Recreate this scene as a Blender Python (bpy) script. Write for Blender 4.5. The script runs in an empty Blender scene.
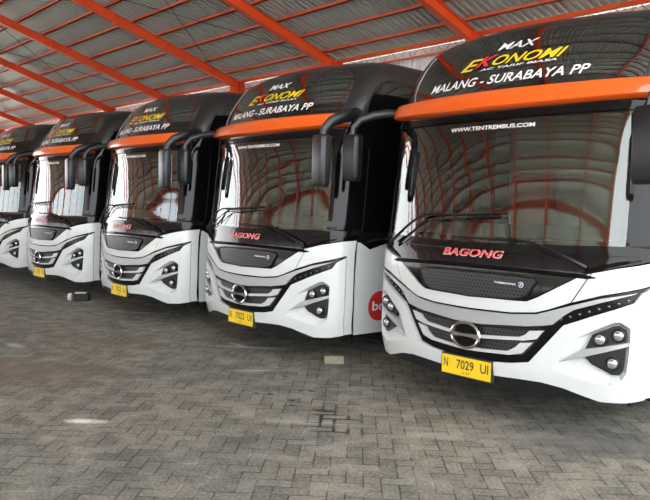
import bpy, bmesh, math, random
from mathutils import Vector, Matrix, geometry
random.seed(7)
SC=bpy.context.scene; COL=SC.collection
R=math.radians
# ------------------------------------------------------------ materials
def new_mat(name):
    m=bpy.data.materials.new(name); m.use_nodes=True
    nt=m.node_tree; b=nt.nodes['Principled BSDF']; return m,nt,b
def N(nt,t,**k):
    n=nt.nodes.new(t)
    for a,v in k.items(): setattr(n,a,v)
    return n
def L(nt,a,b): nt.links.new(a,b)
def mth(nt,op,a,b=None,c=None):
    n=N(nt,'ShaderNodeMath',operation=op)
    for i,v in enumerate((a,b,c)):
        if v is None: continue
        if isinstance(v,(int,float)): n.inputs[i].default_value=v
        else: L(nt,v,n.inputs[i])
    return n.outputs[0]
def pmat(name,col,rough=.5,metal=0,spec=.5,var=.06,scale=6,coat=0,ior=1.5,bump=0):
    m,nt,b=new_mat(name)
    tc=N(nt,'ShaderNodeTexCoord'); no=N(nt,'ShaderNodeTexNoise'); no.inputs['Scale'].default_value=scale; no.inputs['Detail'].default_value=5
    L(nt,tc.outputs['Object'],no.inputs['Vector'])
    mx=N(nt,'ShaderNodeMix',data_type='RGBA')
    mx.inputs['A'].default_value=(*[c*(1-var) for c in col],1); mx.inputs['B'].default_value=(*[min(1,c*(1+var)) for c in col],1)
    L(nt,no.outputs['Fac'],mx.inputs['Factor']); L(nt,mx.outputs['Result'],b.inputs['Base Color'])
    b.inputs['Roughness'].default_value=rough; b.inputs['Metallic'].default_value=metal
    b.inputs['IOR'].default_value=ior; b.inputs['Coat Weight'].default_value=coat; b.inputs['Coat Roughness'].default_value=.04
    if bump:
        bp=N(nt,'ShaderNodeBump'); bp.inputs['Strength'].default_value=bump; bp.inputs['Distance'].default_value=.01
        L(nt,no.outputs['Fac'],bp.inputs['Height']); L(nt,bp.outputs[0],b.inputs['Normal'])
    return m
MT={}
MT['white']=pmat('white_paint',(.70,.735,.73),.28,coat=.6,var=.015)
MT['black']=pmat('gloss_black_paint',(.004,.004,.005),.07,coat=.0,var=.2,ior=1.38)
MT['char']=pmat('charcoal_roof_paint',(.013,.013,.014),.3,coat=.15,var=.15)
MT['satin']=pmat('satin_black_plastic',(.009,.010,.012),.33,var=.2,bump=.05)
MT['matte']=pmat('matte_black',(.005,.005,.006),.7,var=.3)
MT['orange']=pmat('orange_paint',(.85,.125,.012),.22,coat=.8,var=.05)
MT['silver']=pmat('silver_paint',(.50,.52,.53),.3,metal=.55,var=.03)
MT['blade']=pmat('bright_silver_paint',(.72,.74,.75),.25,metal=.3,var=.03)
MT['slot']=MT['blade']
MT['chrome']=pmat('chrome',(.72,.73,.74),.12,metal=1,var=.03)
MT['lamp']=pmat('lamp_lens',(.62,.64,.66),.08,metal=.7,coat=1,var=.25,scale=60)
MT['rlamp']=pmat('smoked_lamp_lens',(.10,.10,.11),.15,metal=.5,coat=1,var=.2)
MT['yellow']=pmat('yellow_plate',(.90,.62,.01),.45,var=.04)
MT['ink']=pmat('plate_ink',(.03,.03,.02),.5)
MT['wtext']=pmat('white_lettering',(.85,.85,.85),.4,var=.02)
MT['ytext']=pmat('yellow_lettering',(.85,.60,.02),.4,var=.05)
MT['rtext']=pmat('red_lettering',(.75,.03,.035),.35,var=.05)
MT['red']=pmat('red_roundel',(.62,.03,.03),.35,var=.04)
MT['blue']=pmat('blue_badge',(.10,.14,.30),.4)
MT['grey']=pmat('grey_stripe',(.15,.15,.16),.35,var=.1)
MT['rubber']=pmat('rubber',(.015,.015,.015),.75,var=.3,bump=.1)
MT['dash']=pmat('dash_plastic',(.30,.29,.25),.7,var=.1)
MT['seat']=pmat('seat_fabric',(.22,.06,.03),.9,var=.2,scale=30)
MT['steel']=pmat('painted_steel_orange',(.78,.085,.015),.42,var=.1,scale=2)
MT['purlin']=pmat('painted_steel_red',(.66,.12,.06),.5,var=.12,scale=2)
MT['rod']=pmat('dark_rod',(.06,.05,.05),.6)
MT['concrete']=pmat('pale_concrete',(.26,.24,.18),.95,var=.25,scale=25,bump=.6)
MT['chockw']=pmat('pale_timber',(.55,.54,.5),.9,var=.25,scale=25,bump=.3)
MT['leaf']=pmat('leaves',(.05,.10,.025),.8,var=.6,scale=3,bump=.5)
MT['yardfloor']=pmat('pale_yard_concrete',(.42,.41,.38),.9,var=.12,scale=.6)
MT['yard']=pmat('pale_render',(.36,.35,.30),.9,var=.15,scale=1)
# tinted windscreen
def glassmat(name,tint,ior,rough=.015,wav=.0):
    m,nt,b=new_mat(name); nt.nodes.remove(b); out=nt.nodes['Material Output']
    fr=N(nt,'ShaderNodeFresnel'); fr.inputs['IOR'].default_value=ior
    g=N(nt,'ShaderNodeBsdfGlossy'); g.inputs['Roughness'].default_value=rough; g.inputs['Color'].default_value=(.93,.97,.95,1)
    t=N(nt,'ShaderNodeBsdfTransparent')
    tc=N(nt,'ShaderNodeTexCoord'); no=N(nt,'ShaderNodeTexNoise'); no.inputs['Scale'].default_value=1.3; no.inputs['Detail'].default_value=0
    L(nt,tc.outputs['Object'],no.inputs['Vector'])
    mx=N(nt,'ShaderNodeMix',data_type='RGBA'); mx.inputs['A'].default_value=(*[c*.9 for c in tint],1); mx.inputs['B'].default_value=(*tint,1)
    L(nt,no.outputs['Fac'],mx.inputs['Factor']); L(nt,mx.outputs['Result'],t.inputs['Color'])
    bp=N(nt,'ShaderNodeBump'); bp.inputs['Strength'].default_value=1; bp.inputs['Distance'].default_value=wav
    L(nt,no.outputs['Fac'],bp.inputs['Height']); L(nt,bp.outputs[0],g.inputs['Normal']); 
    s=N(nt,'ShaderNodeMixShader'); L(nt,fr.outputs[0],s.inputs[0]); L(nt,t.outputs[0],s.inputs[1]); L(nt,g.outputs[0],s.inputs[2])
    L(nt,s.outputs[0],out.inputs['Surface']); return m
MT['glass']=glassmat('tinted_windscreen_glass',(.72,.78,.72),2.05,wav=.003)
MT['uglass']=pmat('dark_upper_glass',(.004,.004,.005),.03,ior=2.3,var=.2,scale=2)
MT['sglass']=pmat('dark_side_glass',(.004,.004,.005),.05,ior=1.6,var=.2,scale=2)
# hex mesh grille, pattern in uv (s,z)
def hexmat():
    m,nt,b=new_mat('honeycomb_grille_mesh'); uv=N(nt,'ShaderNodeUVMap'); uv.uv_map='UVMap'
    sp=N(nt,'ShaderNodeSeparateXYZ'); L(nt,uv.outputs[0],sp.inputs[0])
    P=.030; H=P*.866
    def dist(ox,oy):
        x=mth(nt,'ADD',sp.outputs[0],ox+50*P); y=mth(nt,'ADD',sp.outputs[1],oy+50*2*H)
        x=mth(nt,'SUBTRACT',mth(nt,'MODULO',x,P),P/2); y=mth(nt,'SUBTRACT',mth(nt,'MODULO',y,2*H),H)
        return mth(nt,'SQRT',mth(nt,'ADD',mth(nt,'MULTIPLY',x,x),mth(nt,'MULTIPLY',y,y)))
    d=mth(nt,'MINIMUM',dist(0,0),dist(P/2,H))
    f=mth(nt,'LESS_THAN',d,.0108)
    mx=N(nt,'ShaderNodeMix',data_type='RGBA'); mx.inputs['A'].default_value=(.032,.034,.036,1); mx.inputs['B'].default_value=(.002,.002,.002,1)
    L(nt,f,mx.inputs['Factor']); L(nt,mx.outputs['Result'],b.inputs['Base Color'])
    bp=N(nt,'ShaderNodeBump'); bp.inputs['Strength'].default_value=.6; bp.inputs['Distance'].default_value=-.01; L(nt,f,bp.inputs['Height']); L(nt,bp.outputs[0],b.inputs['Normal'])
    b.inputs['Roughness'].default_value=.4; return m
MT['hex']=hexmat()
# corrugated sheets
def sheet(name,col,rough,var):
    m,nt,b=new_mat(name); tc=N(nt,'ShaderNodeTexCoord'); mp=N(nt,'ShaderNodeMapping'); mp.inputs['Scale'].default_value=(1.1,.12,.12)
    L(nt,tc.outputs['Object'],mp.inputs['Vector'])
    no=N(nt,'ShaderNodeTexNoise'); no.inputs['Scale'].default_value=1.; no.inputs['Detail'].default_value=6; L(nt,mp.outputs[0],no.inputs['Vector'])
    mx=N(nt,'ShaderNodeMix',data_type='RGBA'); mx.inputs['A'].default_value=(*[c*(1-var) for c in col],1); mx.inputs['B'].default_value=(*[c*(1+var) for c in col],1)
    L(nt,no.outputs['Fac'],mx.inputs['Factor']); L(nt,mx.outputs['Result'],b.inputs['Base Color'])
    b.inputs['Roughness'].default_value=rough; b.inputs['Metallic'].default_value=.35; return m
MT['roof']=sheet('corrugated_roof_sheet',(.49,.55,.52),.38,.12)
MT['wall']=sheet('corrugated_white_sheet',(.74,.76,.76),.5,.08)
# herringbone paving
def paving():
    m,nt,b=new_mat('herringbone_concrete_pavers'); g=N(nt,'ShaderNodeNewGeometry')
    mp=N(nt,'ShaderNodeMapping'); mp.inputs['Rotation'].default_value=(0,0,R(45)); mp.inputs['Scale'].default_value=(1/.1,)*3; mp.inputs['Location'].default_value=(400.3,400.1,0)
    L(nt,g.outputs['Position'],mp.inputs['Vector'])
    wn=N(nt,'ShaderNodeTexNoise'); wn.inputs['Scale'].default_value=.9; wn.inputs['Detail'].default_value=2; L(nt,mp.outputs[0],wn.inputs['Vector'])
    sp=N(nt,'ShaderNodeSeparateXYZ'); L(nt,mp.outputs[0],sp.inputs[0])
    U=mth(nt,'ADD',sp.outputs[0],mth(nt,'MULTIPLY',wn.outputs['Fac'],.10)); V=mth(nt,'ADD',sp.outputs[1],mth(nt,'MULTIPLY',wn.outputs['Fac'],-.10))
    i=mth(nt,'FLOOR',U); j=mth(nt,'FLOOR',V); fu=mth(nt,'SUBTRACT',U,i); fv=mth(nt,'SUBTRACT',V,j)
    k=mth(nt,'FLOORED_MODULO',mth(nt,'SUBTRACT',i,j),4)
    def isk(n): return mth(nt,'COMPARE',k,n,.1)
    k0,k1,k2,k3=isk(0),isk(1),isk(2),isk(3)
    d=mth(nt,'MINIMUM',mth(nt,'MINIMUM',mth(nt,'ADD',fu,k1),mth(nt,'ADD',mth(nt,'SUBTRACT',1,fu),k0)),
          mth(nt,'MINIMUM',mth(nt,'ADD',fv,k2),mth(nt,'ADD',mth(nt,'SUBTRACT',1,fv),k3)))
    bi=mth(nt,'SUBTRACT',i,k1); bj=mth(nt,'SUBTRACT',j,k2)
    cb=N(nt,'ShaderNodeCombineXYZ'); L(nt,bi,cb.inputs[0]); L(nt,bj,cb.inputs[1]); w=N(nt,'ShaderNodeTexWhiteNoise',noise_dimensions='2D'); L(nt,cb.outputs[0],w.inputs['Vector'])
    big=N(nt,'ShaderNodeTexNoise'); big.inputs['Scale'].default_value=.55; big.inputs['Detail'].default_value=5; big.inputs['Roughness'].default_value=.6; L(nt,g.outputs['Position'],big.inputs['Vector'])
    fine=N(nt,'ShaderNodeTexNoise'); fine.inputs['Scale'].default_value=48; fine.inputs['Detail'].default_value=4; L(nt,g.outputs['Position'],fine.inputs['Vector'])
    mid=N(nt,'ShaderNodeTexNoise'); mid.inputs['Scale'].default_value=4.5; mid.inputs['Detail'].default_value=5; L(nt,g.outputs['Position'],mid.inputs['Vector'])
    v=mth(nt,'ADD',mth(nt,'MULTIPLY',w.outputs['Value'],.10),mth(nt,'MULTIPLY',fine.outputs['Fac'],.56))
    v=mth(nt,'ADD',v,mth(nt,'MULTIPLY',mid.outputs['Fac'],.34))
    cr=N(nt,'ShaderNodeValToRGB'); e=cr.color_ramp.elements; e[0].position=.36; e[0].color=(.11,.107,.092,1); e[1].position=.68; e[1].color=(.36,.34,.285,1); L(nt,v,cr.inputs[0])
    cr2=N(nt,'ShaderNodeValToRGB'); e=cr2.color_ramp.elements; e[0].position=.35; e[0].color=(.80,.83,.86,1); e[1].position=.62; e[1].color=(1.14,1.08,1.0,1); L(nt,big.outputs['Fac'],cr2.inputs[0])
    m1=N(nt,'ShaderNodeMix',data_type='RGBA',blend_type='MULTIPLY'); m1.inputs['Factor'].default_value=1; L(nt,cr.outputs[0],m1.inputs['A']); L(nt,cr2.outputs[0],m1.inputs['B'])
    jr=N(nt,'ShaderNodeMapRange',interpolation_type='SMOOTHSTEP'); jr.inputs['From Min'].default_value=.018; jr.inputs['From Max'].default_value=.085; jr.inputs['To Min'].default_value=1; jr.inputs['To Max'].default_value=0; L(nt,d,jr.inputs['Value'])
    jf=mth(nt,'MULTIPLY',jr.outputs[0],mth(nt,'ADD',.45,mth(nt,'MULTIPLY',mid.outputs['Fac'],.8)))
    m2=N(nt,'ShaderNodeMix',data_type='RGBA'); L(nt,jf,m2.inputs['Factor']); L(nt,m1.outputs['Result'],m2.inputs['A']); jc=N(nt,'ShaderNodeValToRGB'); e=jc.color_ramp.elements; e[0].position=.46; e[0].color=(.04,.038,.032,1); e[1].position=.66; e[1].color=(.36,.34,.29,1); L(nt,mid.outputs['Fac'],jc.inputs[0]); L(nt,jc.outputs[0],m2.inputs['B']); jw=N(nt,'ShaderNodeMapRange'); jw.inputs['From Min'].default_value=.05; jw.inputs['From Max'].default_value=.2; jw.inputs['To Min'].default_value=1; jw.inputs['To Max'].default_value=0; L(nt,d,jw.inputs['Value'])
    col=m2.outputs['Result']
    psep=N(nt,'ShaderNodeSeparateXYZ'); L(nt,g.outputs['Position'],psep.inputs[0])
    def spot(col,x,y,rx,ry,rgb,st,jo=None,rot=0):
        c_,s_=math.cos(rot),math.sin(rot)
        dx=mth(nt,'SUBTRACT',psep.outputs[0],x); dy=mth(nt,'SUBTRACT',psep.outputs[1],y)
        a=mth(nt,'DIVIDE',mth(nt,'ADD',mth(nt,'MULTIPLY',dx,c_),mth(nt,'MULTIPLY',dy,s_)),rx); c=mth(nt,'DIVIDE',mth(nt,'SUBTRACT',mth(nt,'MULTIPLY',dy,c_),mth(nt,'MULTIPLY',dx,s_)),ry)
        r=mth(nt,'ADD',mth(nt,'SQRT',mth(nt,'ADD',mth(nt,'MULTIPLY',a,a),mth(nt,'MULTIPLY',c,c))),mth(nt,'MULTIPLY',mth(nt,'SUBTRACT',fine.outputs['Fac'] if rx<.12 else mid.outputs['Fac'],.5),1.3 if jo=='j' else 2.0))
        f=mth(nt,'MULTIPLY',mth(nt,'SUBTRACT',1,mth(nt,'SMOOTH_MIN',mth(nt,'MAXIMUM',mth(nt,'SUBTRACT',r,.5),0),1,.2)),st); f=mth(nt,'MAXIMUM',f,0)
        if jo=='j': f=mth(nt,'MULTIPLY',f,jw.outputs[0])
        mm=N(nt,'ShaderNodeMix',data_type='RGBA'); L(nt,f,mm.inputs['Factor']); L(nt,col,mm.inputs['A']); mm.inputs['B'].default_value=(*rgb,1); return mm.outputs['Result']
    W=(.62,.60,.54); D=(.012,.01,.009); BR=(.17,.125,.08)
    for a in [(-1.59,-2.5,.10,.045,(.85,.83,.76),1,None,.8),(-1.50,-2.41,.06,.03,W,.9,None,.8),(-1.37,-2.81,.07,.05,(.36,.3,.22),.7),(-2.11,-.59,.16,.03,W,.6,None,.9),(-3.0,.05,.35,.05,W,.5,None,.75),(-3.2,.0,.15,.04,W,.6),(-6.02,.15,.3,.06,W,.5,None,.7),
              (-6.3,.1,.1,.06,W,.5),(-4.56,-1.96,.16,.06,W,.5),(-.6,-1.25,.30,.05,W,.35,None,.78),(.78,-.12,.45,.09,(.33,.33,.31),.5,None,.65),(.2,-.75,.2,.05,W,.25,None,.7),
              (-3.38,-2.31,.8,.4,BR,.6,None,.7),(-4.22,-.98,.55,.3,BR,.5,None,.7),(-4.3,-.95,.3,.1,D,.65,'j'),(-.60,-1.08,.26,.10,D,1,'j',2.3),(-.50,-1.0,.16,.10,D,1,'j',.78),(-.28,-1.2,.16,.08,D,.9,'j',.78),(-.72,-.96,.09,.035,D,.9,None,.6),
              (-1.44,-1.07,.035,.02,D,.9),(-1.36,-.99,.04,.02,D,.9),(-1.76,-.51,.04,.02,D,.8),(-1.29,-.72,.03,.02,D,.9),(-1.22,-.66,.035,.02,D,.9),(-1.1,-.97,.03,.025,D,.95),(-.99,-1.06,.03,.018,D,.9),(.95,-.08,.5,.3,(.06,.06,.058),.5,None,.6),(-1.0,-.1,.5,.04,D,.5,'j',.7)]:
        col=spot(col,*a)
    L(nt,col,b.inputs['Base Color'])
    hb=mth(nt,'ADD',mth(nt,'MULTIPLY',jr.outputs[0],-.6),mth(nt,'MULTIPLY',fine.outputs['Fac'],.35))
    bp=N(nt,'ShaderNodeBump'); bp.inputs['Strength'].default_value=.55; bp.inputs['Distance'].default_value=.008; L(nt,hb,bp.inputs['Height']); L(nt,bp.outputs[0],b.inputs['Normal'])
    b.inputs['Roughness'].default_value=.8; return m
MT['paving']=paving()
# ------------------------------------------------------------ mesh helpers
def link(name,verts,faces,mat,parent=None,smooth=False,uvs=None,mats=None,fm=None):
    me=bpy.data.meshes.new(name); me.from_pydata(verts,[],faces); me.update()
    if mats:
        for q in mats: me.materials.append(q)
        for p,i in zip(me.polygons,fm): p.material_index=i
    else: me.materials.append(mat)
    if smooth: me.polygons.foreach_set('use_smooth',[True]*len(me.polygons))
    if uvs:
        ul=me.uv_layers.new(name='UVMap')
        for lp in me.loops: ul.data[lp.index].uv=uvs[lp.vertex_index]
    o=bpy.data.objects.new(name,me); COL.objects.link(o); o.parent=parent; return o
def empty(name,loc=(0,0,0),rz=0,parent=None):
    o=bpy.data.objects.new(name,None); COL.objects.link(o); o.location=loc; o.rotation_euler=(0,0,rz); o.empty_display_size=.3; o.parent=parent; return o
def tag(o,label=None,cat=None,group=None,kind=None):
    if label: o['label']=label
    if cat: o['category']=cat
    if group: o['group']=group
    if kind: o['kind']=kind
    return o
class MB:
    def __init__(s): s.v=[]; s.f=[]
    def box(s,a,b,M=None):
        x0,y0,z0=a; x1,y1,z1=b; P=[(x0,y0,z0),(x1,y0,z0),(x1,y1,z0),(x0,y1,z0),(x0,y0,z1),(x1,y0,z1),(x1,y1,z1),(x0,y1,z1)]
        if M: P=[tuple(M@Vector(p)) for p in P]
        n=len(s.v); s.v+=P; s.f+=[tuple(n+i for i in q) for q in ((0,3,2,1),(4,5,6,7),(0,1,5,4),(1,2,6,5),(2,3,7,6),(3,0,4,7))]; return s
    def tube(s,pts,r,seg=8,flat=1):
        pts=[Vector(p) for p in pts]; n0=len(s.v); up=Vector((0,0,1))
        for i,p in enumerate(pts):
            t=(pts[min(i+1,len(pts)-1)]-pts[max(i-1,0)]).normalized(); a=t.cross(up)
            if a.length<.05: a=t.cross(Vector((0,1,0)))
            a.normalize(); b=a.cross(t); rr=r[i] if isinstance(r,(list,tuple)) else r
            for k in range(seg):
                th=2*math.pi*k/seg; s.v.append(tuple(p+a*rr*math.cos(th)+b*rr*flat*math.sin(th)))
        for i in range(len(pts)-1):
            for k in range(seg): s.f.append((n0+i*seg+k,n0+i*seg+(k+1)%seg,n0+(i+1)*seg+(k+1)%seg,n0+(i+1)*seg+k))
        s.f.append(tuple(n0+k for k in range(seg))[::-1]); s.f.append(tuple(n0+(len(pts)-1)*seg+k for k in range(seg))); return s
    def lathe(s,prof,c,axis,seg=24,sx=1,sz=1):   # prof: (radius, along axis)
        ax=Vector(axis).normalized(); a=ax.cross(Vector((0,0,1)))
        if a.length<.05: a=Vector((1,0,0))
        a.normalize(); b=a.cross(ax); n0=len(s.v); c=Vector(c)
        for r,h in prof:
            for k in range(seg):
                th=2*math.pi*k/seg; s.v.append(tuple(c+ax*h+a*r*sx*math.cos(th)+b*r*sz*math.sin(th)))
        for i in range(len(prof)-1):
            for k in range(seg): s.f.append((n0+i*seg+k,n0+i*seg+(k+1)%seg,n0+(i+1)*seg+(k+1)%seg,n0+(i+1)*seg+k))
        s.f.append(tuple(n0+(len(prof)-1)*seg+k for k in range(seg))); s.f.append(tuple(n0+k for k in range(seg))[::-1]); return s
    def build(s,name,mat,parent=None,smooth=False,bevel=0):
        o=link(name,s.v,s.f,mat,parent,smooth)
        bm=bmesh.new(); bm.from_mesh(o.data); bmesh.ops.recalc_face_normals(bm,faces=bm.faces)
        if bevel: bmesh.ops.bevel(bm,geom=[e for e in bm.edges if e.calc_face_angle(0)>.5],offset=bevel,segments=3,affect='EDGES',profile=.6)
        bm.to_mesh(o.data); bm.free()
        if smooth or bevel:
            o.data.polygons.foreach_set('use_smooth',[True]*len(o.data.polygons)); o.data.set_sharp_from_angle(angle=R(38))
        return o
# ------------------------------------------------------------ bus surface
PLAN=[(0,0),(.15,.004),(.3,.016),(.5,.045),(.7,.088),(.85,.13),(1.0,.185),(1.1,.24),(1.17,.315),(1.208,.42),(1.22,.55),(1.22,.9),(1.22,1.5),(1.22,4),(1.22,11.2)]
def _cr(P,n=8):
    out=[]
    for i in range(len(P)-1):
        p0=P[i-1] if i else (-P[1][0],P[1][1]); p1=P[i];p2=P[i+1];p3=P[min(i+2,len(P)-1)]
        for k in range(n):
            t=k/n
            if i>=10: q=(p1[0]+(p2[0]-p1[0])*t,p1[1]+(p2[1]-p1[1])*t)
            else: q=tuple(.5*(2*p1[j]+(p2[j]-p0[j])*t+(2*p0[j]-5*p1[j]+4*p2[j]-p3[j])*t*t+(3*p1[j]-p0[j]-3*p2[j]+p3[j])*t**3) for j in (0,1))
            out.append(q)
    out.append(P[-1]); return out
PC=_cr(PLAN); SS=[0]
for a,b in zip(PC,PC[1:]): SS.append(SS[-1]+math.dist(a,b))
def plan(s):
    a=abs(s); sg=-1 if s<0 else 1; lo,hi=0,len(SS)-1; a=min(a,SS[-1])
    while hi-lo>1:
        m=(lo+hi)//2
        if SS[m]<=a: lo=m
        else: hi=m
    t=(a-SS[lo])/(SS[hi]-SS[lo]); p,q=PC[lo],PC[hi]
    return sg*(p[0]+(q[0]-p[0])*t), p[1]+(q[1]-p[1])*t
PZ=[(.2,-.12),(.32,-.15),(.45,-.17),(.65,-.168),(.9,-.165),(1.1,-.158),(1.2,-.145),(1.32,-.125),(1.6,-.09),(1.95,-.055),(2.2,-.03),(2.35,-.005),(2.45,.03),(2.6,.09),(2.75,.175),(2.9,.28),(2.98,.36),(3.04,.46),(3.08,.58),(3.10,.74)]
WZ=[(.2,.955),(.32,.98),(.6,1),(.9,1),(1.3,1),(1.8,.995),(2.3,.985),(2.6,.97),(2.8,.95),(2.95,.92),(3.03,.885),(3.08,.83),(3.10,.77)]
def smoothlut(T):
    n=len(T); h=[T[i+1][0]-T[i][0] for i in range(n-1)]; d=[(T[i+1][1]-T[i][1])/h[i] for i in range(n-1)]
    m=[d[0]]+[(0 if d[i-1]*d[i]<=0 else 2*d[i-1]*d[i]/(d[i-1]+d[i])) if abs(d[i-1]*d[i])>1e-9 else 0 for i in range(1,n-1)]+[d[-1]]
    def f(z):
        if z<=T[0][0]: return T[0][1]
        if z>=T[-1][0]: return T[-1][1]
        i=0
        while z>T[i+1][0]: i+=1
        t=(z-T[i][0])/h[i]; a,b=T[i][1],T[i+1][1]
        return (2*t**3-3*t*t+1)*a+(t**3-2*t*t+t)*h[i]*m[i]+(-2*t**3+3*t*t)*b+(t**3-t*t)*h[i]*m[i+1]
    return f
FP,FW=smoothlut(PZ),smoothlut(WZ)
def S0(s,z):
    x,y=plan(s); k=max(0,1-max(0,y-.5)/1.5)
    return Vector((x*FW(z),y+FP(z)*(k if y>.5 else 1),z))
def S(s,z,off=0):
    p=S0(s,z)
    if off:
        e=.006; ds=S0(s+e,z)-S0(s-e,z); z0=max(.2,z-e); z1=min(3.095,z+e); dz=S0(s,z1)-S0(s,z0)
        n=ds.cross(dz).normalized(); p=p+n*off
    return p
def subdiv(outer,holes=(),ds=.06,dz=.06):
    polys=[[Vector((*p,0)) for p in outer]]+[[Vector((*p,0)) for p in h] for h in holes]
    tri=geometry.tessellate_polygon(polys); flat=[p for q in polys for p in q]
    bm=bmesh.new(); vs=[bm.verts.new(p) for p in flat]
    for t in tri:
        try: bm.faces.new([vs[i] for i in t])
        except ValueError: pass
    for f in bm.faces:
        f.normal_update()
        if f.normal.z<0: f.normal_flip()
    xs=[p[0] for p in outer]; zs=[p[1] for p in outer]
    def cuts(a,b,d,ax):
        k=math.ceil(a/d)
        while k*d<b:
            if k*d>a+1e-4:
                co=[0,0,0]; no=[0,0,0]; co[ax]=k*d; no[ax]=1
                bmesh.ops.bisect_plane(bm,geom=bm.verts[:]+bm.edges[:]+bm.faces[:],plane_co=co,plane_no=no,dist=1e-5)
            k+=1
    cuts(min(xs),max(xs),ds,0); cuts(min(zs),max(zs),dz,1); return bm
def panel(name,outer,mat,parent,off=.0,thick=.02,holes=(),ds=.06,dz=.06,back=False):
    bm=subdiv(outer,holes,ds,dz); bm.verts.index_update()
    V=[];F=[];UV=[]; top={}
    for v in bm.verts: top[v.index]=len(V); V.append(S(v.co.x,v.co.y,off)); UV.append((v.co.x,v.co.y))
    for f in bm.faces: F.append(tuple(top[v.index] for v in f.verts))
    nt=len(F)
    for e in bm.edges:
        if len(e.link_loops)==1:
            l=e.link_loops[0]; a=l.vert; b=l.link_loop_next.vert; n=len(V)
            V+=[S(a.co.x,a.co.y,off),S(b.co.x,b.co.y,off),S(b.co.x,b.co.y,off-thick),S(a.co.x,a.co.y,off-thick)]; UV+=[(a.co.x,a.co.y)]*4
            F.append((n+1,n,n+3,n+2))
    bm.free()
    o=link(name,V,F,mat,parent,False,UV)
    for i,p in enumerate(o.data.polygons): p.use_smooth= i<nt
    return o
def mir(pts): return [(-a,b) for a,b in reversed(pts)]
def sym(right): # right half outline from centre-bottom round to centre-top
    return right+mir([p for p in right if p[0]>1e-6]) if True else None
def text_mesh(txt,s0,s1,z0,z1,mat,parent,name,off=.006,shear=0,bold=.0,z0b=None,tilt=0,fn=None,one=True):
    cu=bpy.data.curves.new('t','FONT'); cu.body=txt; cu.size=1; cu.offset=bold; cu.shear=shear; cu.resolution_u=3
    to=bpy.data.objects.new('t',cu); COL.objects.link(to); dg=bpy.context.evaluated_depsgraph_get(); dg.update()
    me=to.evaluated_get(dg).to_mesh(); vs=[v.co.copy() for v in me.vertices]; fs=[tuple(p.vertices) for p in me.polygons]; to.evaluated_get(dg).to_mesh_clear()
    bpy.data.objects.remove(to); bpy.data.curves.remove(cu)
    xa,xb=min(v.x for v in vs),max(v.x for v in vs); ya,yb=min(v.y for v in vs),max(v.y for v in vs)
    V=[]
    for v in vs:
        a=(v.x-xa)/(xb-xa); b=(v.y-ya)/(yb-ya); s=s0+(s1-s0)*a; z=z0+(z1-z0)*b+tilt*a
        V.append(fn(s,z) if fn else S(s,z,off))
    return V,fs
def texts(items,mat,parent,name,off=.006,fn=None):
    V=[];F=[]
    for it in items:
        v,f=text_mesh(it['t'],it['s0'],it['s1'],it['z0'],it['z1'],mat,parent,name,off=off,shear=it.get('shear',0),bold=it.get('bold',.02),tilt=it.get('tilt',0),fn=fn)
        n=len(V); V+=v; F+=[tuple(n+i for i in q) for q in f]
    return link(name,V,F,mat,parent)
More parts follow.
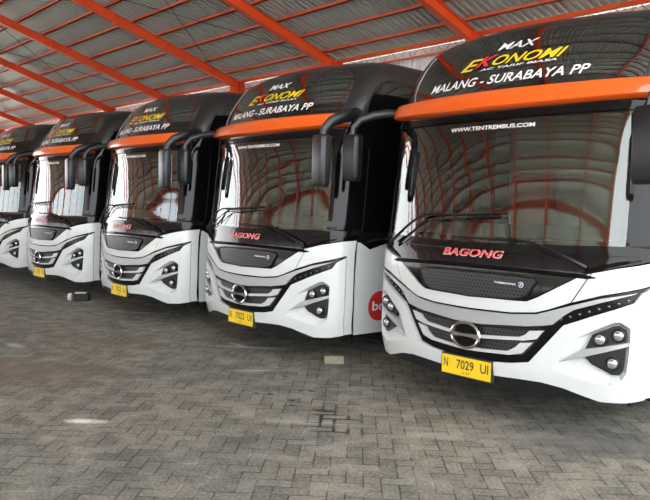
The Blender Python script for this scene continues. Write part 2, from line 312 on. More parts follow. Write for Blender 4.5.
# ------------------------------------------------------------ the coach
def ramp(a,b,n): return [a+(b-a)*i/n for i in range(n+1)]
def make_bus():
    root=empty('coach')
    # shell: rings of constant z; recessed below the windscreen where panels clad it
    zs=[.30,.36,.45,.55,.65,.8,.95,1.1,1.2,1.25,1.3,1.36]+ramp(1.36,2.24,12)[1:]+[2.3,2.36]+ramp(2.42,2.98,10)+[3.01,3.04,3.06,3.08,3.09,3.10]
    ss=ramp(0,1.08,16)+[1.12,1.16,1.2,1.24,1.28,1.33,1.39,1.5,1.7,2,2.4,3,4,6,8,10,11.75]
    ss=[-s for s in reversed(ss[1:])]+ss
    V=[];F=[]
    for z in zs:
        off=-.07 if z<1.22 else (-.035 if z<1.27 else (-.012 if z<1.36 else -.004))
        for s in ss: V.append(S(s,z,off))
    n=len(ss)
    for i in range(len(zs)-1):
        for j in range(n-1):
            if zs[i]>=1.355 and zs[i+1]<=2.245 and abs(ss[j])<1.081 and abs(ss[j+1])<1.081: continue
            F.append((i*n+j,i*n+j+1,(i+1)*n+j+1,(i+1)*n+j))
        F.append((i*n+n-1,i*n,(i+1)*n,(i+1)*n+n-1))
    m=len(zs)-1
    # roof: domed cap with an inner ring, then a flat centre
    F.append(tuple(m*n+j for j in range(n))[::1]); F.append(tuple(j for j in range(n))[::-1])
    fm=[1 if (len(f)==4 and max(V[i].z for i in f)>2.45) or (len(f)>4 and V[f[0]].z>2) else 0 for f in F]
    body=link('body_shell',V,F,None,root,True,mats=[MT['black'],MT['char']],fm=fm); body.data.set_sharp_from_angle(angle=R(50))
    # --- cab interior seen through the windscreen
    b=MB(); pts=[]
    for i,s in enumerate(ramp(-1.05,1.05,14)):
        for (d,z) in ((.03,1.37),(.30,1.46),(.62,1.42),(.64,.95)):
            p=S(s,1.36,-.02); b.v.append((p.x*.98,p.y+d,z))
        if i:
            k=(i-1)*4
            for q in range(3): b.f.append((k+q,k+4+q,k+5+q,k+1+q))
    b.build('dashboard',MT['dash'],root,True)
    MB().tube([(-.57+.21*math.cos(t),.62+.10*math.sin(t),1.58+.19*math.sin(t)) for t in ramp(0,2*math.pi,24)],.016,8).tube([(-.78,.62,1.58),(-.36,.62,1.58)],.015).tube([(-.57,.62,1.58),(-.57,.5,1.40)],.03).build('steering_wheel',MT['satin'],root,True)
    MB().box((-.82,1.15,1.2),(-.32,1.6,1.35)).box((-.80,1.55,1.3),(-.34,1.68,1.95)).build('driver_seat',MT['seat'],root,bevel=.04)
    MB().box((.35,1.15,1.2),(.82,1.6,1.35)).box((.37,1.55,1.3),(.80,1.68,1.95)).build('crew_seat',MT['seat'],root,bevel=.04)
    MB().box((-1.1,2.0,.9),(1.1,2.05,2.6)).build('cab_partition',MT['dash'],root)
    # --- glass
    ws=panel('windscreen',[(-1.09,1.335),(-.6,1.318),(0,1.31),(.6,1.318),(1.09,1.335),(1.085,1.8),(1.055,2.245),(0,2.235),(-1.055,2.245),(-1.085,1.8)],MT['glass'],root,.004,.006,ds=.035,dz=.035)
    panel('windscreen_gasket',[(-1.30,1.275),(0,1.262),(1.30,1.275),(1.30,1.325),(1.09,1.338),(0,1.318),(-1.09,1.338),(-1.30,1.325)],MT['black'],root,.014,.03)
    panel('upper_windscreen',[(-1.10,2.43),(1.10,2.43),(1.12,2.6),(1.12,2.80),(1.08,2.90),(.98,2.955),(.5,2.972),(0,2.975),(-.5,2.972),(-.98,2.955),(-1.08,2.90),(-1.12,2.80),(-1.12,2.6)],MT['uglass'],root,.004,.01,ds=.035,dz=.03)
    # pale trim lines along the upper pillar
    for sg in (-1,):
        MB().tube([S(sg*q,z,.008) for q,z in ((.93,2.47),(.98,2.56),(1.0,2.66),(1.0,2.78),(.98,2.86),(.95,2.9))],.004,6).build('pillar_trim',MT['silver'],root,True)
    # --- sun visor bar above windscreen
    prof=[(0,2.300),(.070,2.303),(.082,2.312),(.086,2.35),(.082,2.395),(.070,2.425),(.055,2.437),(.0,2.443)]
    V=[];F=[]; sv=ramp(-1.2,1.2,56)
    for s in sv:
        u=(s/1.2)**2; k=1-max(0,(abs(s)-1.14)/.06)*.12
        for o,z in prof:
            zz=2.372+(z-2.372)*(1-.12*u)+.022*u+.012; V.append(S(s,zz,o*k))
    n=len(prof)
    for i in range(len(sv)-1):
        for j in range(n-1): F.append((i*n+j,(i+1)*n+j,(i+1)*n+j+1,i*n+j+1))
    F.append(tuple(range(n))); F.append(tuple((len(sv)-1)*n+j for j in range(n))[::-1])
    o=link('visor_bar',V,F,MT['orange'],root,True); o.data.set_sharp_from_angle(angle=R(40))
    panel('visor_shadow_strip',[(-1.2,2.262),(0,2.25),(1.2,2.262),(1.2,2.32),(0,2.31),(-1.2,2.32)],MT['black'],root,.010,.02)  # black header strip; its colour stands in for shade under the visor bar
    # --- nose panels
    bt=[(.0,.925),(.35,.927),(.45,.932),(.52,.955),(.82,1.128),(.90,1.158),(1.07,1.203),(1.26,1.24),(1.445,1.25)]
    bon=[( -1.445,1.25)]+mir(bt)[1:-1]+bt+[(1.445,1.28),(0,1.27),(-1.445,1.28)]
    panel('bonnet_panel',bon,MT['black'],root,-.004,.03)
    MB().tube([S(s,1.142-.02*(s/.9)**2,.0) for s in ramp(-.93,.93,30)],[.004]+[.016]*29+[.004],8).build('bonnet_ridge',MT['black'],root,True)
    for sg in (-1,1):
        MB().tube([S(sg*s,z,.0) for s,z in ((.84,1.152),(.93,1.185),(1.05,1.22),(1.2,1.25))],[.006,.014,.014,.006],8).build('bonnet_crease',MT['black'],root,True)
    vt=[(0,.913),(.35,.915),(.47,.920),(.545,.955),(.82,1.12),(.893,1.148)]
    vb=[(.775,.941),(.63,.880),(.54,.850),(.35,.830),(0,.824)]
    right=vt[::-1]; 
    vp=[(0,.824),(.35,.830),(.54,.850),(.63,.880),(.775,.941),(.893,1.148),(.82,1.12),(.545,.955),(.47,.920),(.35,.915),(0,.913)]
    panel('nose_panel',vp+[(-a,b) for a,b in reversed(vp[1:-1])],MT['white'],root,.004,.02)
    cp=[(.785,.943),(.97,1.006),(1.325,1.092),(1.325,.31),(1.415,.315),(1.415,1.238),(1.26,1.228),(1.07,1.193),(.903,1.15)]
    panel('corner_panel',cp,MT['white'],root,.002,.02); panel('corner_panel',mir(cp),MT['white'],root,.002,.02)
    # grille frame
    gf=[(0,.448),(.20,.452),(.37,.468),(.50,.495),(.58,.597),(.73,.785),(.97,.886),(1.17,.968),(1.225,1.034),(1.318,1.080),(.97,.996),(.79,.934),(.63,.874),(.54,.842),(.35,.822),(0,.816)]
    panel('grille_frame',gf+[(-a,b) for a,b in reversed(gf[1:-1])],MT['black'],root,-.02,.03)
    sb=[(0,.712),(.12,.714),(.35,.734),(.47,.742),(.60,.762),(.66,.775),(.74,.85),(.80,.893),(.97,.956),(1.20,1.034),(.97,.984),(.79,.924),(.63,.866),(.54,.835),(.35,.815),(0,.808)]
    bar=panel('grille_bar',sb+[(-a,b) for a,b in reversed(sb[1:-1])],MT['silver'],root,.004,.03)
    gm=[(0,.50),(.30,.515),(.46,.53),(.54,.63),(.60,.72),(.47,.715),(.35,.71),(0,.69)]
    gr=panel('grille_mesh',gm+[(-a,b) for a,b in reversed(gm[1:-1])],MT['hex'],root,-.014,.01)
    fr=[(.60,.727),(.56,.745),(.47,.728),(.35,.722),(0,.70)]
    MB().tube([S(a,b-.006,-.012) for a,b in [(-x,y) for x,y in fr[:-1]]+fr[::-1]],.010,6).tube([S(sg_*a,b,-.012) for sg_,a,b in ((-1,.56,.650),(-1,.40,.634),(-1,.12,.600),(1,.12,.600),(1,.40,.634),(1,.56,.650))],.008,6).build('grille_rim',MT['matte'],gr,True)
    bu=[(.12,.607),(.46,.638),(.555,.660),(.605,.727),(.50,.712),(.475,.685),(.43,.660),(.12,.632)]
    bl=[(.10,.505),(.36,.520),(.455,.545),(.53,.632),(.435,.618),(.40,.580),(.34,.545),(.10,.527)]
    for q in (bu,bl):
        panel('grille_blade',q,MT['blade'],gr,.004,.025); panel('grille_blade',mir(q),MT['blade'],gr,.004,.025)
    # lower join of the blades under the badge
    panel('grille_blade',[(-.11,.505),(0,.502),(.11,.505),(.11,.53),(0,.525),(-.11,.53)],MT['blade'],gr,.004,.025)
    # badge: oval ring with a winged crossbar
    em=MB(); c=S(0,.617,.03); rp=[(c.x+.127*math.cos(t),c.y,c.z+.094*math.sin(t)) for t in ramp(0,2*math.pi,40)]
    em.tube(rp,.0115,8)
    o=em.build('badge',MT['chrome'],root,True)
    V=[];F=[]
    up=[(-.118,.020),(-.09,.016),(-.05,.012),(0,.010),(.05,.012),(.09,.016),(.118,.020),(.118,-.020),(.09,-.014),(.05,-.010),(0,-.009),(-.05,-.010),(-.09,-.014),(-.118,-.020)]
    for y in (-.012,.01):
        for a,z in up: V.append((c.x+a,c.y+y,c.z+z))
    k=len(up); F=[tuple(range(k))[::-1],tuple(range(k,2*k))]+[(i,(i+1)%k,(i+1)%k+k,i+k) for i in range(k)]
    link('badge_crossbar',V,F,MT['chrome'],o)
    d=MB().lathe([(.118,0),(.118,.004)],(c.x,c.y+.012,c.z),(0,1,0),32,1,.74); d.build('badge_backing',MT['black'],o)
    # daytime lamp strips
    for sg in (-1,1):
        for i in range(8):
            t=i/7; s=.715+.43*t; z=.818+.162*t
            p=S(sg*s,z,-.012); q=S(sg*s,z,.0)
            MB().lathe([(.011,0),(.009,.004),(.004,.006)],p,tuple(q-p),12).build('running_light',MT['rlamp'],root,True)
    # bumper with the two headlamp recesses
    rec=[(.67,.473),(.725,.56),(.79,.680),(.95,.774),(1.06,.832),(1.10,.835),(1.165,.797),(1.165,.690),(1.155,.485),(1.13,.440),(1.04,.398),(.85,.43)]
    inn=[(.80,.50),(.845,.565),(.868,.632),(.925,.735),(1.06,.803),(1.098,.812),(1.15,.782),(1.152,.690),(1.142,.505),(1.12,.47),(1.07,.468),(.93,.49)]
    bo=[(0,.345),(.23,.345),(.45,.355),(.60,.358),(.76,.340),(.88,.308),(1.01,.276),(1.17,.284),(1.318,.305),(1.318,1.070),(1.226,1.028),(1.18,.966),(.97,.880),(.735,.778),(.587,.59),(.508,.488),(.37,.460),(.20,.444),(0,.440)]
    panel('bumper',bo+[(-a,b) for a,b in reversed(bo[1:-1])],MT['white'],root,.004,.03,holes=[rec[::-1],mir(rec)[::-1]])
    li=[(0,.262),(.45,.262),(.85,.270),(1.02,.268),(.88,.308),(.76,.340),(.60,.358),(.45,.355),(.23,.345),(0,.345)]
    panel('front_lip',li+[(-a,b) for a,b in reversed(li[1:-1])],MT['satin'],root,-.012,.05)
    for sg in (-1,1):
        # sloping white walls of the recess
        V=[];F=[];k=len(rec)
        for p in rec: V.append(S(sg*p[0],p[1],.003))
        for p in inn: V.append(S(sg*p[0],p[1],-.052))
        for i in range(k):
            j=(i+1)%k; q=(i,j,j+k,i+k); F.append(q if sg>0 else q[::-1])
        h=link('headlamp_surround',V,F,MT['white'],root)
        back=[(sg*a,b) for a,b in inn]; back=back if sg>0 else back[::-1]
        up_=[(.884,.632),(.925,.732),(1.06,.800),(1.098,.809),(1.148,.780),(1.15,.70),(.89,.625)]
        lo_=[(.884,.572),(1.15,.688),(1.142,.505),(1.12,.472),(1.07,.470),(.93,.530)]
        panel('surround_floor',back,MT['white'],h,-.05,.01)
        for w in (up_,lo_):
            w=[(sg*a,b) for a,b in w]; panel('lamp_housing',w if sg>0 else w[::-1],MT['satin'],h,-.026,.024)
        w=[(.715,.520),(.885,.580),(1.163,.680),(1.163,.703),(.90,.636),(.86,.618)]; w=[(sg*a,b) for a,b in w]
        panel('lamp_blade',w if sg>0 else w[::-1],MT['silver'],h,.006,.05)
        for s,z in ((.985,.705),(1.105,.742),(1.075,.550)):
            p=S(sg*s,z,-.045); q=S(sg*s,z,.02); ax=((q-p).normalized()*.45+Vector((0,-1,0))).normalized()
            l=MB().lathe([(.047,0),(.047,.036),(.040,.040),(.036,.034),(.034,.030)],p,tuple(ax),24).build('headlamp',MT['satin'],h,True)
            MB().lathe([(.035,0),(.034,.008),(.024,.017),(.010,.021)],p+ax*.029,tuple(ax),24).build('lamp_lens',MT['lamp'],l,True)
    # upper honeycomb intake
    hx=[(0,.915),(.36,.925),(.42,.94),(.47,.962),(.535,1.068),(.505,1.086),(.36,1.098),(0,1.10)]
    hm=panel('intake_mesh',hx+[(-a,b) for a,b in reversed(hx[1:-1])],MT['hex'],root,.008,.02)
    ed=[S(a,b,.01) for a,b in hx+[(-a,b) for a,b in reversed(hx[1:-1])]]; MB().tube(ed+[ed[0]],.007,6).build('intake_rim',MT['satin'],hm,True)
    texts([dict(t='THERMOKING',s0=.215,s1=.385,z0=1.032,z1=1.045,tilt=-.004,bold=.03)],MT['wtext'],hm,'intake_lettering',off=.013)
    p=S(.425,1.035,.008); q=S(.425,1.035,.02); MB().lathe([(.021,0),(.021,.006)],p,tuple(q-p),20).build('intake_badge',MT['blue'],hm)
    MB().tube([p+Vector((.019*math.cos(t),-.007,.019*math.sin(t))) for t in ramp(0,6.283,20)],.0022,5).tube([p+Vector((-.008,-.009,-.008)),p+Vector((.008,-.009,.008))],.003,5).build('intake_badge_ring',MT['wtext'],hm)
    # lettering
    texts([dict(t='BAGONG',s0=-.28,s1=.27,z0=1.208,z1=1.268,shear=.25,bold=.035)],MT['wtext'],root,'name_backing',off=.012)
    texts([dict(t='BAGONG',s0=-.275,s1=.265,z0=1.212,z1=1.264,shear=.25,bold=.018)],MT['rtext'],root,'name_lettering',off=.0155)
    texts([dict(t='WWW.TENTREMBUS.COM',s0=-.34,s1=.41,z0=2.172,z1=2.203,bold=.025)],MT['wtext'],root,'web_lettering',off=.008)
    texts([dict(t='MALANG - SURABAYA PP',s0=-.71,s1=.74,z0=2.526,z1=2.598,shear=.25,bold=.016,tilt=.01)],MT['wtext'],root,'route_lettering',off=.009)
    texts([dict(t='MAX',s0=-.09,s1=.27,z0=2.812,z1=2.872,shear=.3,bold=.014)],MT['wtext'],root,'series_lettering',off=.009)
    texts([dict(t='AC TARIF BIASA',s0=-.19,s1=.48,z0=2.650,z1=2.668,shear=.2,bold=.02,tilt=.008)],MT['wtext'],root,'fare_lettering',off=.009)
    texts([dict(t='E',s0=-.41,s1=-.20,z0=2.665,z1=2.765,shear=.45,bold=.02)],MT['ytext'],root,'class_first_letter',off=.009); texts([dict(t='ONOMI',s0=-.09,s1=.54,z0=2.685,z1=2.765,shear=.45,bold=.016)],MT['ytext'],root,'class_lettering',off=.009)
    texts([dict(t='K',s0=-.25,s1=-.06,z0=2.685,z1=2.775,shear=.45,bold=.025)],MT['rtext'],root,'class_red_letter',off=.010)
    # number plate
    def pf(s,z): c=S(0,.37,0); return Vector((s,c.y-.022-(.37-z)*.02,z))
    c=S(0,.37,0)
    pl=MB().box((-.235,c.y-.014,.284),(.235,c.y+.03,.448)).build('number_plate',MT['ink'],root,bevel=.004)
    MB().box((-.225,c.y-.018,.294),(.225,c.y-.012,.438)).build('plate_face',MT['yellow'],pl)
    # wipers
    w=MB(); w.tube([S(-.95,1.25,.03),S(-.93,1.27,.05),S(-.72,1.40,.06),S(-.57,1.49,.055),S(-.46,1.515,.045),S(-.3,1.52,.04)],[.016,.014,.011,.010,.009,.008],8)
    w.tube([S(-.82,1.26,.03),S(-.60,1.39,.05),S(-.40,1.475,.05),S(-.1,1.495,.045),S(.24,1.512,.04)],.006,6)
    w.tube([S(.24,1.512,.04),S(.265,1.45,.035),S(.28,1.37,.03)],.006,6); w.tube([S(-.53,1.34,.03),S(-.42,1.44,.04),S(-.39,1.475,.045)],.005,6)
    wi=w.build('wiper_arm',MT['satin'],root,True)
    MB().tube([S(s,1.515+(s+.38)*.05,.022) for s in ramp(-.46,.25,12)],.009,6).build('wiper_blade',MT['rubber'],wi,True)
    w=MB(); w.tube([S(.86,1.185,.02),S(.80,1.215,.05),S(.62,1.29,.055),S(.42,1.345,.045),S(.2,1.352,.035)],[.018,.015,.011,.009,.008],8)
    w.tube([S(.72,1.20,.03),S(.5,1.28,.045),S(.30,1.335,.04)],.006,6)
    wi=w.build('wiper_arm',MT['satin'],root,True)
    MB().tube([S(s,1.352-(s+.05)*.02,.022) for s in ramp(-.08,.48,10)],.009,6).build('wiper_blade',MT['rubber'],wi,True)
    # mirrors
    def mirror(pts,rad,hc,hw,hz0,hz1,rot):
        a=MB(); a.tube(pts,rad,10,flat=1.9)
        # arm: flattened wing
        arm=a.build('mirror_arm',MT['satin'],root,True)
        M_=Matrix.Translation((hc[0],hc[1],0))@Matrix.Rotation(rot,4,'Z')
        h=MB(); k0=len(h.v); lev=[(hz0,.82),(hz0+.035,.96),((hz0+hz1)/2,1.0),(hz1-.03,1.0),(hz1,.85)]
        for z,w_ in lev:
            for dx,dy in ((-1,.5),(-1,-.45),(-.75,-1),(.75,-1),(1,-.45),(1,.5)):
                h.v.append(tuple(M_@Vector((dx*hw*w_,dy*.07*w_,z))))
        for i in range(len(lev)-1):
            for j in range(6): h.f.append((i*6+j,i*6+(j+1)%6,(i+1)*6+(j+1)%6,(i+1)*6+j))
        h.f.append(tuple(range(6))[::-1]); h.f.append(tuple(24+j for j in range(6)))
        ho=h.build('mirror_housing',MT['satin'],arm,bevel=.01)
        MB().box((-hw*.85,.034,hz0+.04),(hw*.85,.042,hz1-.05),M_).build('mirror_glass',MT['chrome'],arm)
    mirror([(1.12,.42,2.44),(1.26,.30,2.455),(1.345,.17,2.44),(1.35,.02,2.40),(1.335,-.12,2.345),(1.31,-.19,2.27),(1.30,-.20,2.18)],[.012,.030,.034,.032,.028,.022,.018],(1.30,-.20),.09,1.74,2.215,R(-6))
    mirror([(-1.08,.24,2.41),(-1.2,.19,2.42),(-1.29,.09,2.40),(-1.37,-.01,2.355),(-1.40,-.06,2.28),(-1.40,-.07,2.18)],[.012,.020,.020,.019,.018,.016],(-1.395,-.07),.085,1.80,2.215,R(10))
    # --- sides
    wy=2.35
    for sg in (1,-1):
        f=lambda P:[(sg*a,b) for a,b in P] if sg>0 else mir(P)
        if sg>0:
            d=panel('passenger_door',f([(1.445,.30),(2.30,.30),(2.30,1.27),(2.05,1.26),(1.84,1.21),(1.60,1.145),(1.465,1.22),(1.445,1.22)]),MT['white'],root,.002,.02,ds=.3,dz=.3)
            ci=[(1.76+.152*math.cos(t),.573+.152*math.sin(t)) for t in ramp(0,2*math.pi,32)[:-1]]
            panel('roundel',ci,MT['red'],d,.005,.003); texts([dict(t='bm',s0=1.655,s1=1.875,z0=.53,z1=.625,bold=.02)],MT['wtext'],d,'roundel_lettering',off=.007)
            panel('door_window',[(1.47,1.32),(2.24,1.32),(2.24,2.15),(1.47,2.15)],MT['sglass'],d,.003,.01,ds=.3,dz=.3)
        else:
            panel('driver_window',f([(1.47,1.32),(2.3,1.32),(2.3,2.15),(1.47,2.15)]),MT['sglass'],root,.003,.01,ds=.3,dz=.3)
            panel('side_skirt',f([(1.462,.30),(2.30,.30),(2.30,1.25),(1.462,1.25)]),MT['white'],root,.002,.02,ds=.3,dz=.3)
        arch=lambda c:[(c+.60*math.cos(t),.30+.74*math.sin(t)) for t in ramp(math.pi,0,12)]
        for a0,b0,cs in ((2.33,11.5,(3.2,9.2)),):
            o_=[(a0,.30)]
            for c in cs: o_+=arch(c)
            o_+=[(b0,.30),(b0,1.27),(a0,1.27)]
            panel('side_skirt',f(o_),MT['white'],root,.002,.02,ds=.6,dz=.3)
        def rr(s0,s1,z0,z1,r=.14):
            o=[]
            for cx,cz,t0 in ((s1-r,z0+r,-90),(s1-r,z1-r,0),(s0+r,z1-r,90),(s0+r,z0+r,180)):
                for k in range(5): t=R(t0+k*22.5); o.append((cx+r*math.cos(t),cz+r*math.sin(t)))
            return o
        for a,b_ in ((1.36,2.9),(2.98,4.9),(4.98,6.9),(6.98,8.9),(8.98,11.3)):
            panel('side_window',f(rr(a,b_,2.36 if a>2 else 2.40,2.86)),MT['sglass'],root,.006,.012,ds=.3,dz=.1)
        for a,b_ in ((2.6,4.9),(4.98,6.9),(6.98,8.9),(8.98,11.3)):
            panel('side_window',f(rr(a,b_,1.45,2.12,.08)),MT['sglass'],root,.006,.012,ds=.3,dz=.2)
        for s in (3.2,9.2):
            y=plan(s)[1]; x0=sg*.95
            t=MB().lathe([(.25,0),(.44,0),(.48,.03),(.49,.13),(.48,.23),(.44,.26),(.30,.27),(.28,.24),(.10,.22)],(x0,y,.49),(sg,0,0),32).build('wheel',MT['rubber'],root,True)
            MB().lathe([(.29,0),(.27,.03),(.13,.02),(.10,.07),(.03,.07)],(sg*1.16,y,.49),(sg,0,0),24).build('wheel_rim',MT['silver'],t,True)
    # chassis pieces hanging below the nose
    MB().box((-.95,.45,.20),(.95,.52,.26)).box((.90,.60,.14),(.93,.63,.30)).box((.55,.50,.14),(.58,.53,.30)).box((1.05,.9,.10),(1.08,.93,.30)).box((.45,.9,.13),(1.15,.94,.17)).box((-1.1,1.0,.2),(1.1,1.9,.31)).build('chassis_frame',MT['matte'],root)
    # roof hatch and rear
    MB().box((-.85,3,3.08),(.85,5.6,3.26)).build('roof_air_conditioner',MT['matte'],root,bevel=.06)
    return root,pl,pf
bus,plate,pf=make_bus()
def plate_text(num,parent,wear):
    it=[dict(t=num[0],s0=-.205,s1=-.165,z0=.345,z1=.415,bold=.01),dict(t=num[1],s0=-.085,s1=.075,z0=.345,z1=.415,bold=.01),dict(t=num[2],s0=.135,s1=.205,z0=.345,z1=.415,bold=.01),dict(t='12·27',s0=-.035,s1=.04,z0=.308,z1=.328,bold=.0)]
    for i in it:
        v,f=text_mesh(i['t'],i['s0'],i['s1'],i['z0'],i['z1'],None,None,'',bold=i['bold'],fn=lambda s,z:Vector((s,S(0,.37,0).y-.0195,z)))
        link('plate_lettering',v,f,MT['ink'],parent)
def copy_tree(o,parent=None):
    c=o.copy(); COL.objects.link(c); c.parent=parent
    for ch in list(o.children): copy_tree(ch,c)
    return c
spots=[(0,0,0),(-2.925,-.005,-1.14),(-5.791,0,-.33),(-8.726,-.007,1.35),(-11.68,.0,1.9),(-14.62,.0,1.9)]
labels=['nearest white and black coach at the right edge, its plate reading N 7029 UI',
 'second coach from the right, with the red bm roundel showing on its side',
 'third coach from the right, next beyond the one showing the red roundel',
 'fourth coach from the right, the farthest one whose yellow plate is in view',
 'fifth coach from the right, cut off by the left edge of the picture',
 'farthest coach of the row, only a dark sliver showing behind the leftmost front']
nums=[('N','7029','UI'),('N','7022','UI'),('N','7022','U'),('N','7027','UI'),('N','7023','UI'),('N','7023','UI')]
buses=[bus]+[copy_tree(bus) for _ in spots[1:]]
for i,(o,(x,y,a)) in enumerate(zip(buses,spots)):
    o.location=(x,y,0); o.rotation_euler=(0,0,R(a)); tag(o,labels[i],'bus','coaches parked in a row')
    p=[c for c in o.children if c.name.startswith('number_plate')][0]
    if i<4: plate_text(nums[i],p,0)
# ------------------------------------------------------------ setting
EY,EZ,SL=12.0,6.62,math.tan(R(17)); RY=-8.0; RZ=EZ+(EY-RY)*SL
def roofz(y): return EZ+(EY-y)*SL if y>=RY else RZ-(RY-y)*SL
X0,X1=-52,9; FY=-28.
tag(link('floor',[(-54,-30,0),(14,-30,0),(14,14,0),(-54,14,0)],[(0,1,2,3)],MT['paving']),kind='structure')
tag(link('floor_outside',[(-140,-90,-.01),(90,-90,-.01),(90,60,-.01),(-140,60,-.01)],[(0,1,2,3)],MT['yardfloor']),kind='structure')
def corr(name,x0,x1,ends,mat,pitch=.22,dep=.06):
    V=[];F=[];x=x0; n=0; rows=len(ends)
    prof=[(0,0),(.42,0),(.5,1),(.92,1)]
    while x<x1:
        for f,h in prof:
            for (y,z,nx) in ends: V.append((x+f*pitch,y+nx[0]*h*dep,z+nx[1]*h*dep))
            n+=1
        x+=pitch
    for i in range(n-1):
        for r in range(rows-1): F.append((i*rows+r,(i+1)*rows+r,(i+1)*rows+r+1,i*rows+r+1))
    o=link(name,V,F,mat); o['kind']='structure'; return o
up=(0,1)
corr('ceiling',X0,X1,[(EY+.5,roofz(EY+.5)+.02,up),(RY,RZ+.02,up),(FY,roofz(FY)+.02,up)],MT['roof'])
pass
corr('wall_back',X0,X1,[(EY+.25,0,(1,0)),(EY+.25,EZ-.1,(1,0))],MT['wall'],.2,.03)
Xs=[-3.12-5.7*k for k in range(-2,11)]
rlab={1:'orange roof rafter coming down above the nearest coach',2:'orange roof rafter coming down above the second coach from the right',3:'orange roof rafter coming down above the gap between the second and third coaches',
 4:'orange roof rafter coming down above the third coach from the right',5:'orange roof rafter coming down above the fourth coach from the right',6:'orange roof rafter coming down above the leftmost coach',7:'thin distant orange rafter at the left edge under the far roof'}
def ibeam(mb,a,b,x,h0,h1):
    # web and flanges between two (y,z) top points
    for sx0,sx1,t0,t1 in ((-.008,.008,0,1),(-.10,.10,0,.0),(-.10,.10,1,1)):
        P=[]
        for (y,z),h in ((a,h0),(b,h1)):
            if t0!=t1: za,zb=z-h,z
            elif t0==0: za,zb=z-.018,z
            else: za,zb=z-h-.018,z-h
            P+=[(x+sx0,y,za),(x+sx1,y,za),(x+sx1,y,zb),(x+sx0,y,zb)]
        n=len(mb.v); mb.v+=P; mb.f+=[tuple(n+i for i in q) for q in ((0,1,2,3),(7,6,5,4),(0,4,5,1),(1,5,6,2),(2,6,7,3),(3,7,4,0))]
for k,x in enumerate(Xs):
    k-=1  # k=1 -> x=-9
    r=empty('roof_rafter',(x,EY,0)); lab=rlab.get(k-0,'orange roof rafter out of sight beyond the picture edge')
    tag(r,lab,'beam','orange roof rafters')
    for a,b in (((EY-EY,EZ-.12),(RY-EY,RZ-.12)),((RY-EY,RZ-.12),(FY-EY,roofz(FY)-.12))):
        m=MB(); ibeam(m,a,b,0,.30,.34) if a[1]<b[1] else ibeam(m,a,b,0,.34,.30); m.build('beam',MT['steel'],r)
    for y in (6.6,1.,-8.):
        z=roofz(y)-.12; m=MB(); 
        m.box((-.12,y-EY-.015,z-.40),(.12,y-EY+.015,z-.0)); m.build('splice_plate',MT['steel'],r)
    m=MB().box((-.15,-.1,0),(.15,-.085,EZ-.12)).box((-.15,.085,0),(.15,.1,EZ-.12)).box((-.01,-.1,0),(.01,.1,EZ-.12)); m.build('column',MT['steel'],r)
    m=MB(); q=FY-EY; H_=roofz(FY)-.15; m.box((-.15,q-.1,0),(.15,q-.085,H_)).box((-.15,q+.085,0),(.15,q+.1,H_)).box((-.01,q-.1,0),(.01,q+.1,H_)); m.build('column',MT['steel'],r)
    # gusset at the eave
    MB().box((-.17,-.3,EZ-.62),(.17,-.28,EZ-.05)).box((-.012,-.5,EZ-.6),(.012,0,EZ-.2)).build('eave_bracket',MT['steel'],r)
for i in range(41):
    y=11.28-i
    if y<FY: break
    z=roofz(y); m=MB().box((X0,-.03,-.10),(X1,.03,-.005)).box((X0,-.03,-.10),(X1,.07,-.09))
    o=m.build('roof_purlin',MT['purlin']); o.location=(0,y,z)
    tag(o,'long red roof purlin running across the rafters under the sheeting','beam','red roof purlins')
# eave truss
m=MB(); e=empty('eave_truss',(0,EY,0)); tag(e,'red lattice eave beam along the top of the pale back wall','beam')
MB().box((X0,-.06,EZ-.13),(X1,.06,EZ-.02)).build('top_chord',MT['steel'],e); MB().box((X0,-.03,EZ-.42),(X1,.03,EZ-.37)).build('bottom_chord',MT['purlin'],e)
m=MB(); x=X0
while x<X1-.6: m.tube([(x,0,EZ-.39),(x+.3,0,EZ-.1),(x+.6,0,EZ-.39)],.012,4); x+=.6
m.build('lattice_web',MT['purlin'],e)
# thin bracing rods crossing under the left bays
for xa in (-14.9,-26.3):
    m=MB(); 
    for p,q in (((0,10.9),(-5.4,4.1)),((0,4.1),(-5.4,10.9))):
        m.tube([(p[0],p[1],roofz(p[1])-.2),(q[0],q[1],roofz(q[1])-.2)],.012,6)
    o=m.build('bracing_rods',MT['rod']); o.location=(xa,0,0)
    tag(o,{-14.9:'thin dark crossed rods under the roof above the third coach',-26.3:'thin dark crossed rods under the roof at the far left'}[xa],'rod','crossed bracing rods')
# yard beyond the open front, seen mirrored in the windscreens
tag(MB().box((-120,-64.2,0),(60,-64,6.5)).build('wall_front',MT['yard']),kind='structure')
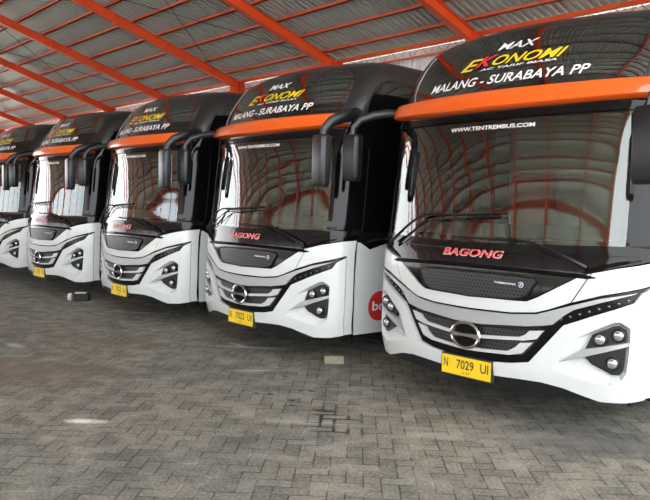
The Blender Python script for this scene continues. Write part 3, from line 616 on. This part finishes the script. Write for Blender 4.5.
# ------------------------------------------------------------ loose things
o=MB().box((-.098,-.045,0),(.098,.045,.08)).build('concrete_block',MT['concrete'],bevel=.008); o.location=(-1.89,.23,0.001); o.rotation_euler=(0,0,R(47))
tag(o,'small pale concrete block on the paving in front of the second coach','block')
e=empty('wheel_chock',(-7.56,.02,0),R(50)); tag(e,'black and pale rubber wheel chock on the paving between the far coaches','wheel chock')
V=[];k=0
MB().box((-.06,-.07,0),(.16,.07,.13)).build('body',MT['rubber'],e,bevel=.02)
MB().box((-.04,-.075,.125),(.12,.03,.14)).build('pale_strip',MT['chockw'],e)
MB().lathe([(.055,0),(.06,.01),(.06,.05),(.05,.06)],(-.165,0,.061),(1,0,0),20).build('pale_end',MT['chockw'],e,True)
# ------------------------------------------------------------ light, world, camera
w=bpy.data.worlds.new('overcast_sky'); SC.world=w; w.use_nodes=True; nt=w.node_tree; bg=nt.nodes['Background']
tc=N(nt,'ShaderNodeTexCoord'); no=N(nt,'ShaderNodeTexNoise'); no.inputs['Scale'].default_value=2.5; no.inputs['Detail'].default_value=4; L(nt,tc.outputs['Generated'],no.inputs['Vector'])
cr=N(nt,'ShaderNodeValToRGB'); el=cr.color_ramp.elements; el[0].position=.3; el[0].color=(.80,.87,.95,1); el[1].position=.7; el[1].color=(1,1,1,1); L(nt,no.outputs['Fac'],cr.inputs[0]); L(nt,cr.outputs[0],bg.inputs[0]); bg.inputs[1].default_value=3.0
sl=bpy.data.lights.new('sun','SUN'); sl.energy=12; sl.angle=R(6); sl.color=(1,.96,.9); so=bpy.data.objects.new('sun',sl); COL.objects.link(so); so.rotation_euler=Vector((.15,-.42,1)).to_track_quat('Z','Y').to_euler(); so.location=(0,-40,30)
cd=bpy.data.cameras.new('camera'); co=bpy.data.objects.new('camera',cd); COL.objects.link(co); SC.camera=co
cd.sensor_fit='HORIZONTAL'; cd.sensor_width=36; cd.lens=700.77/650*36; cd.clip_start=.05; cd.clip_end=400
yaw,pitch,roll=-.83079,.058616,.024615
sy,cy=math.sin(yaw),math.cos(yaw); r=Vector((cy,-sy,0)); fw=Vector((sy*math.cos(pitch),cy*math.cos(pitch),-math.sin(pitch))); u=r.cross(fw)
r2=r*math.cos(roll)+u*math.sin(roll); u2=-r*math.sin(roll)+u*math.cos(roll)
M_=Matrix(((r2.x,u2.x,-fw.x),(r2.y,u2.y,-fw.y),(r2.z,u2.z,-fw.z))).to_4x4(); M_.translation=Vector((3.15880,-4.53955,1.54290)); co.matrix_world=M_
vs=SC.view_settings; vs.view_transform='Standard'; vs.look='None'; vs.gamma=1; vs.use_curve_mapping=False; vs.exposure=.86
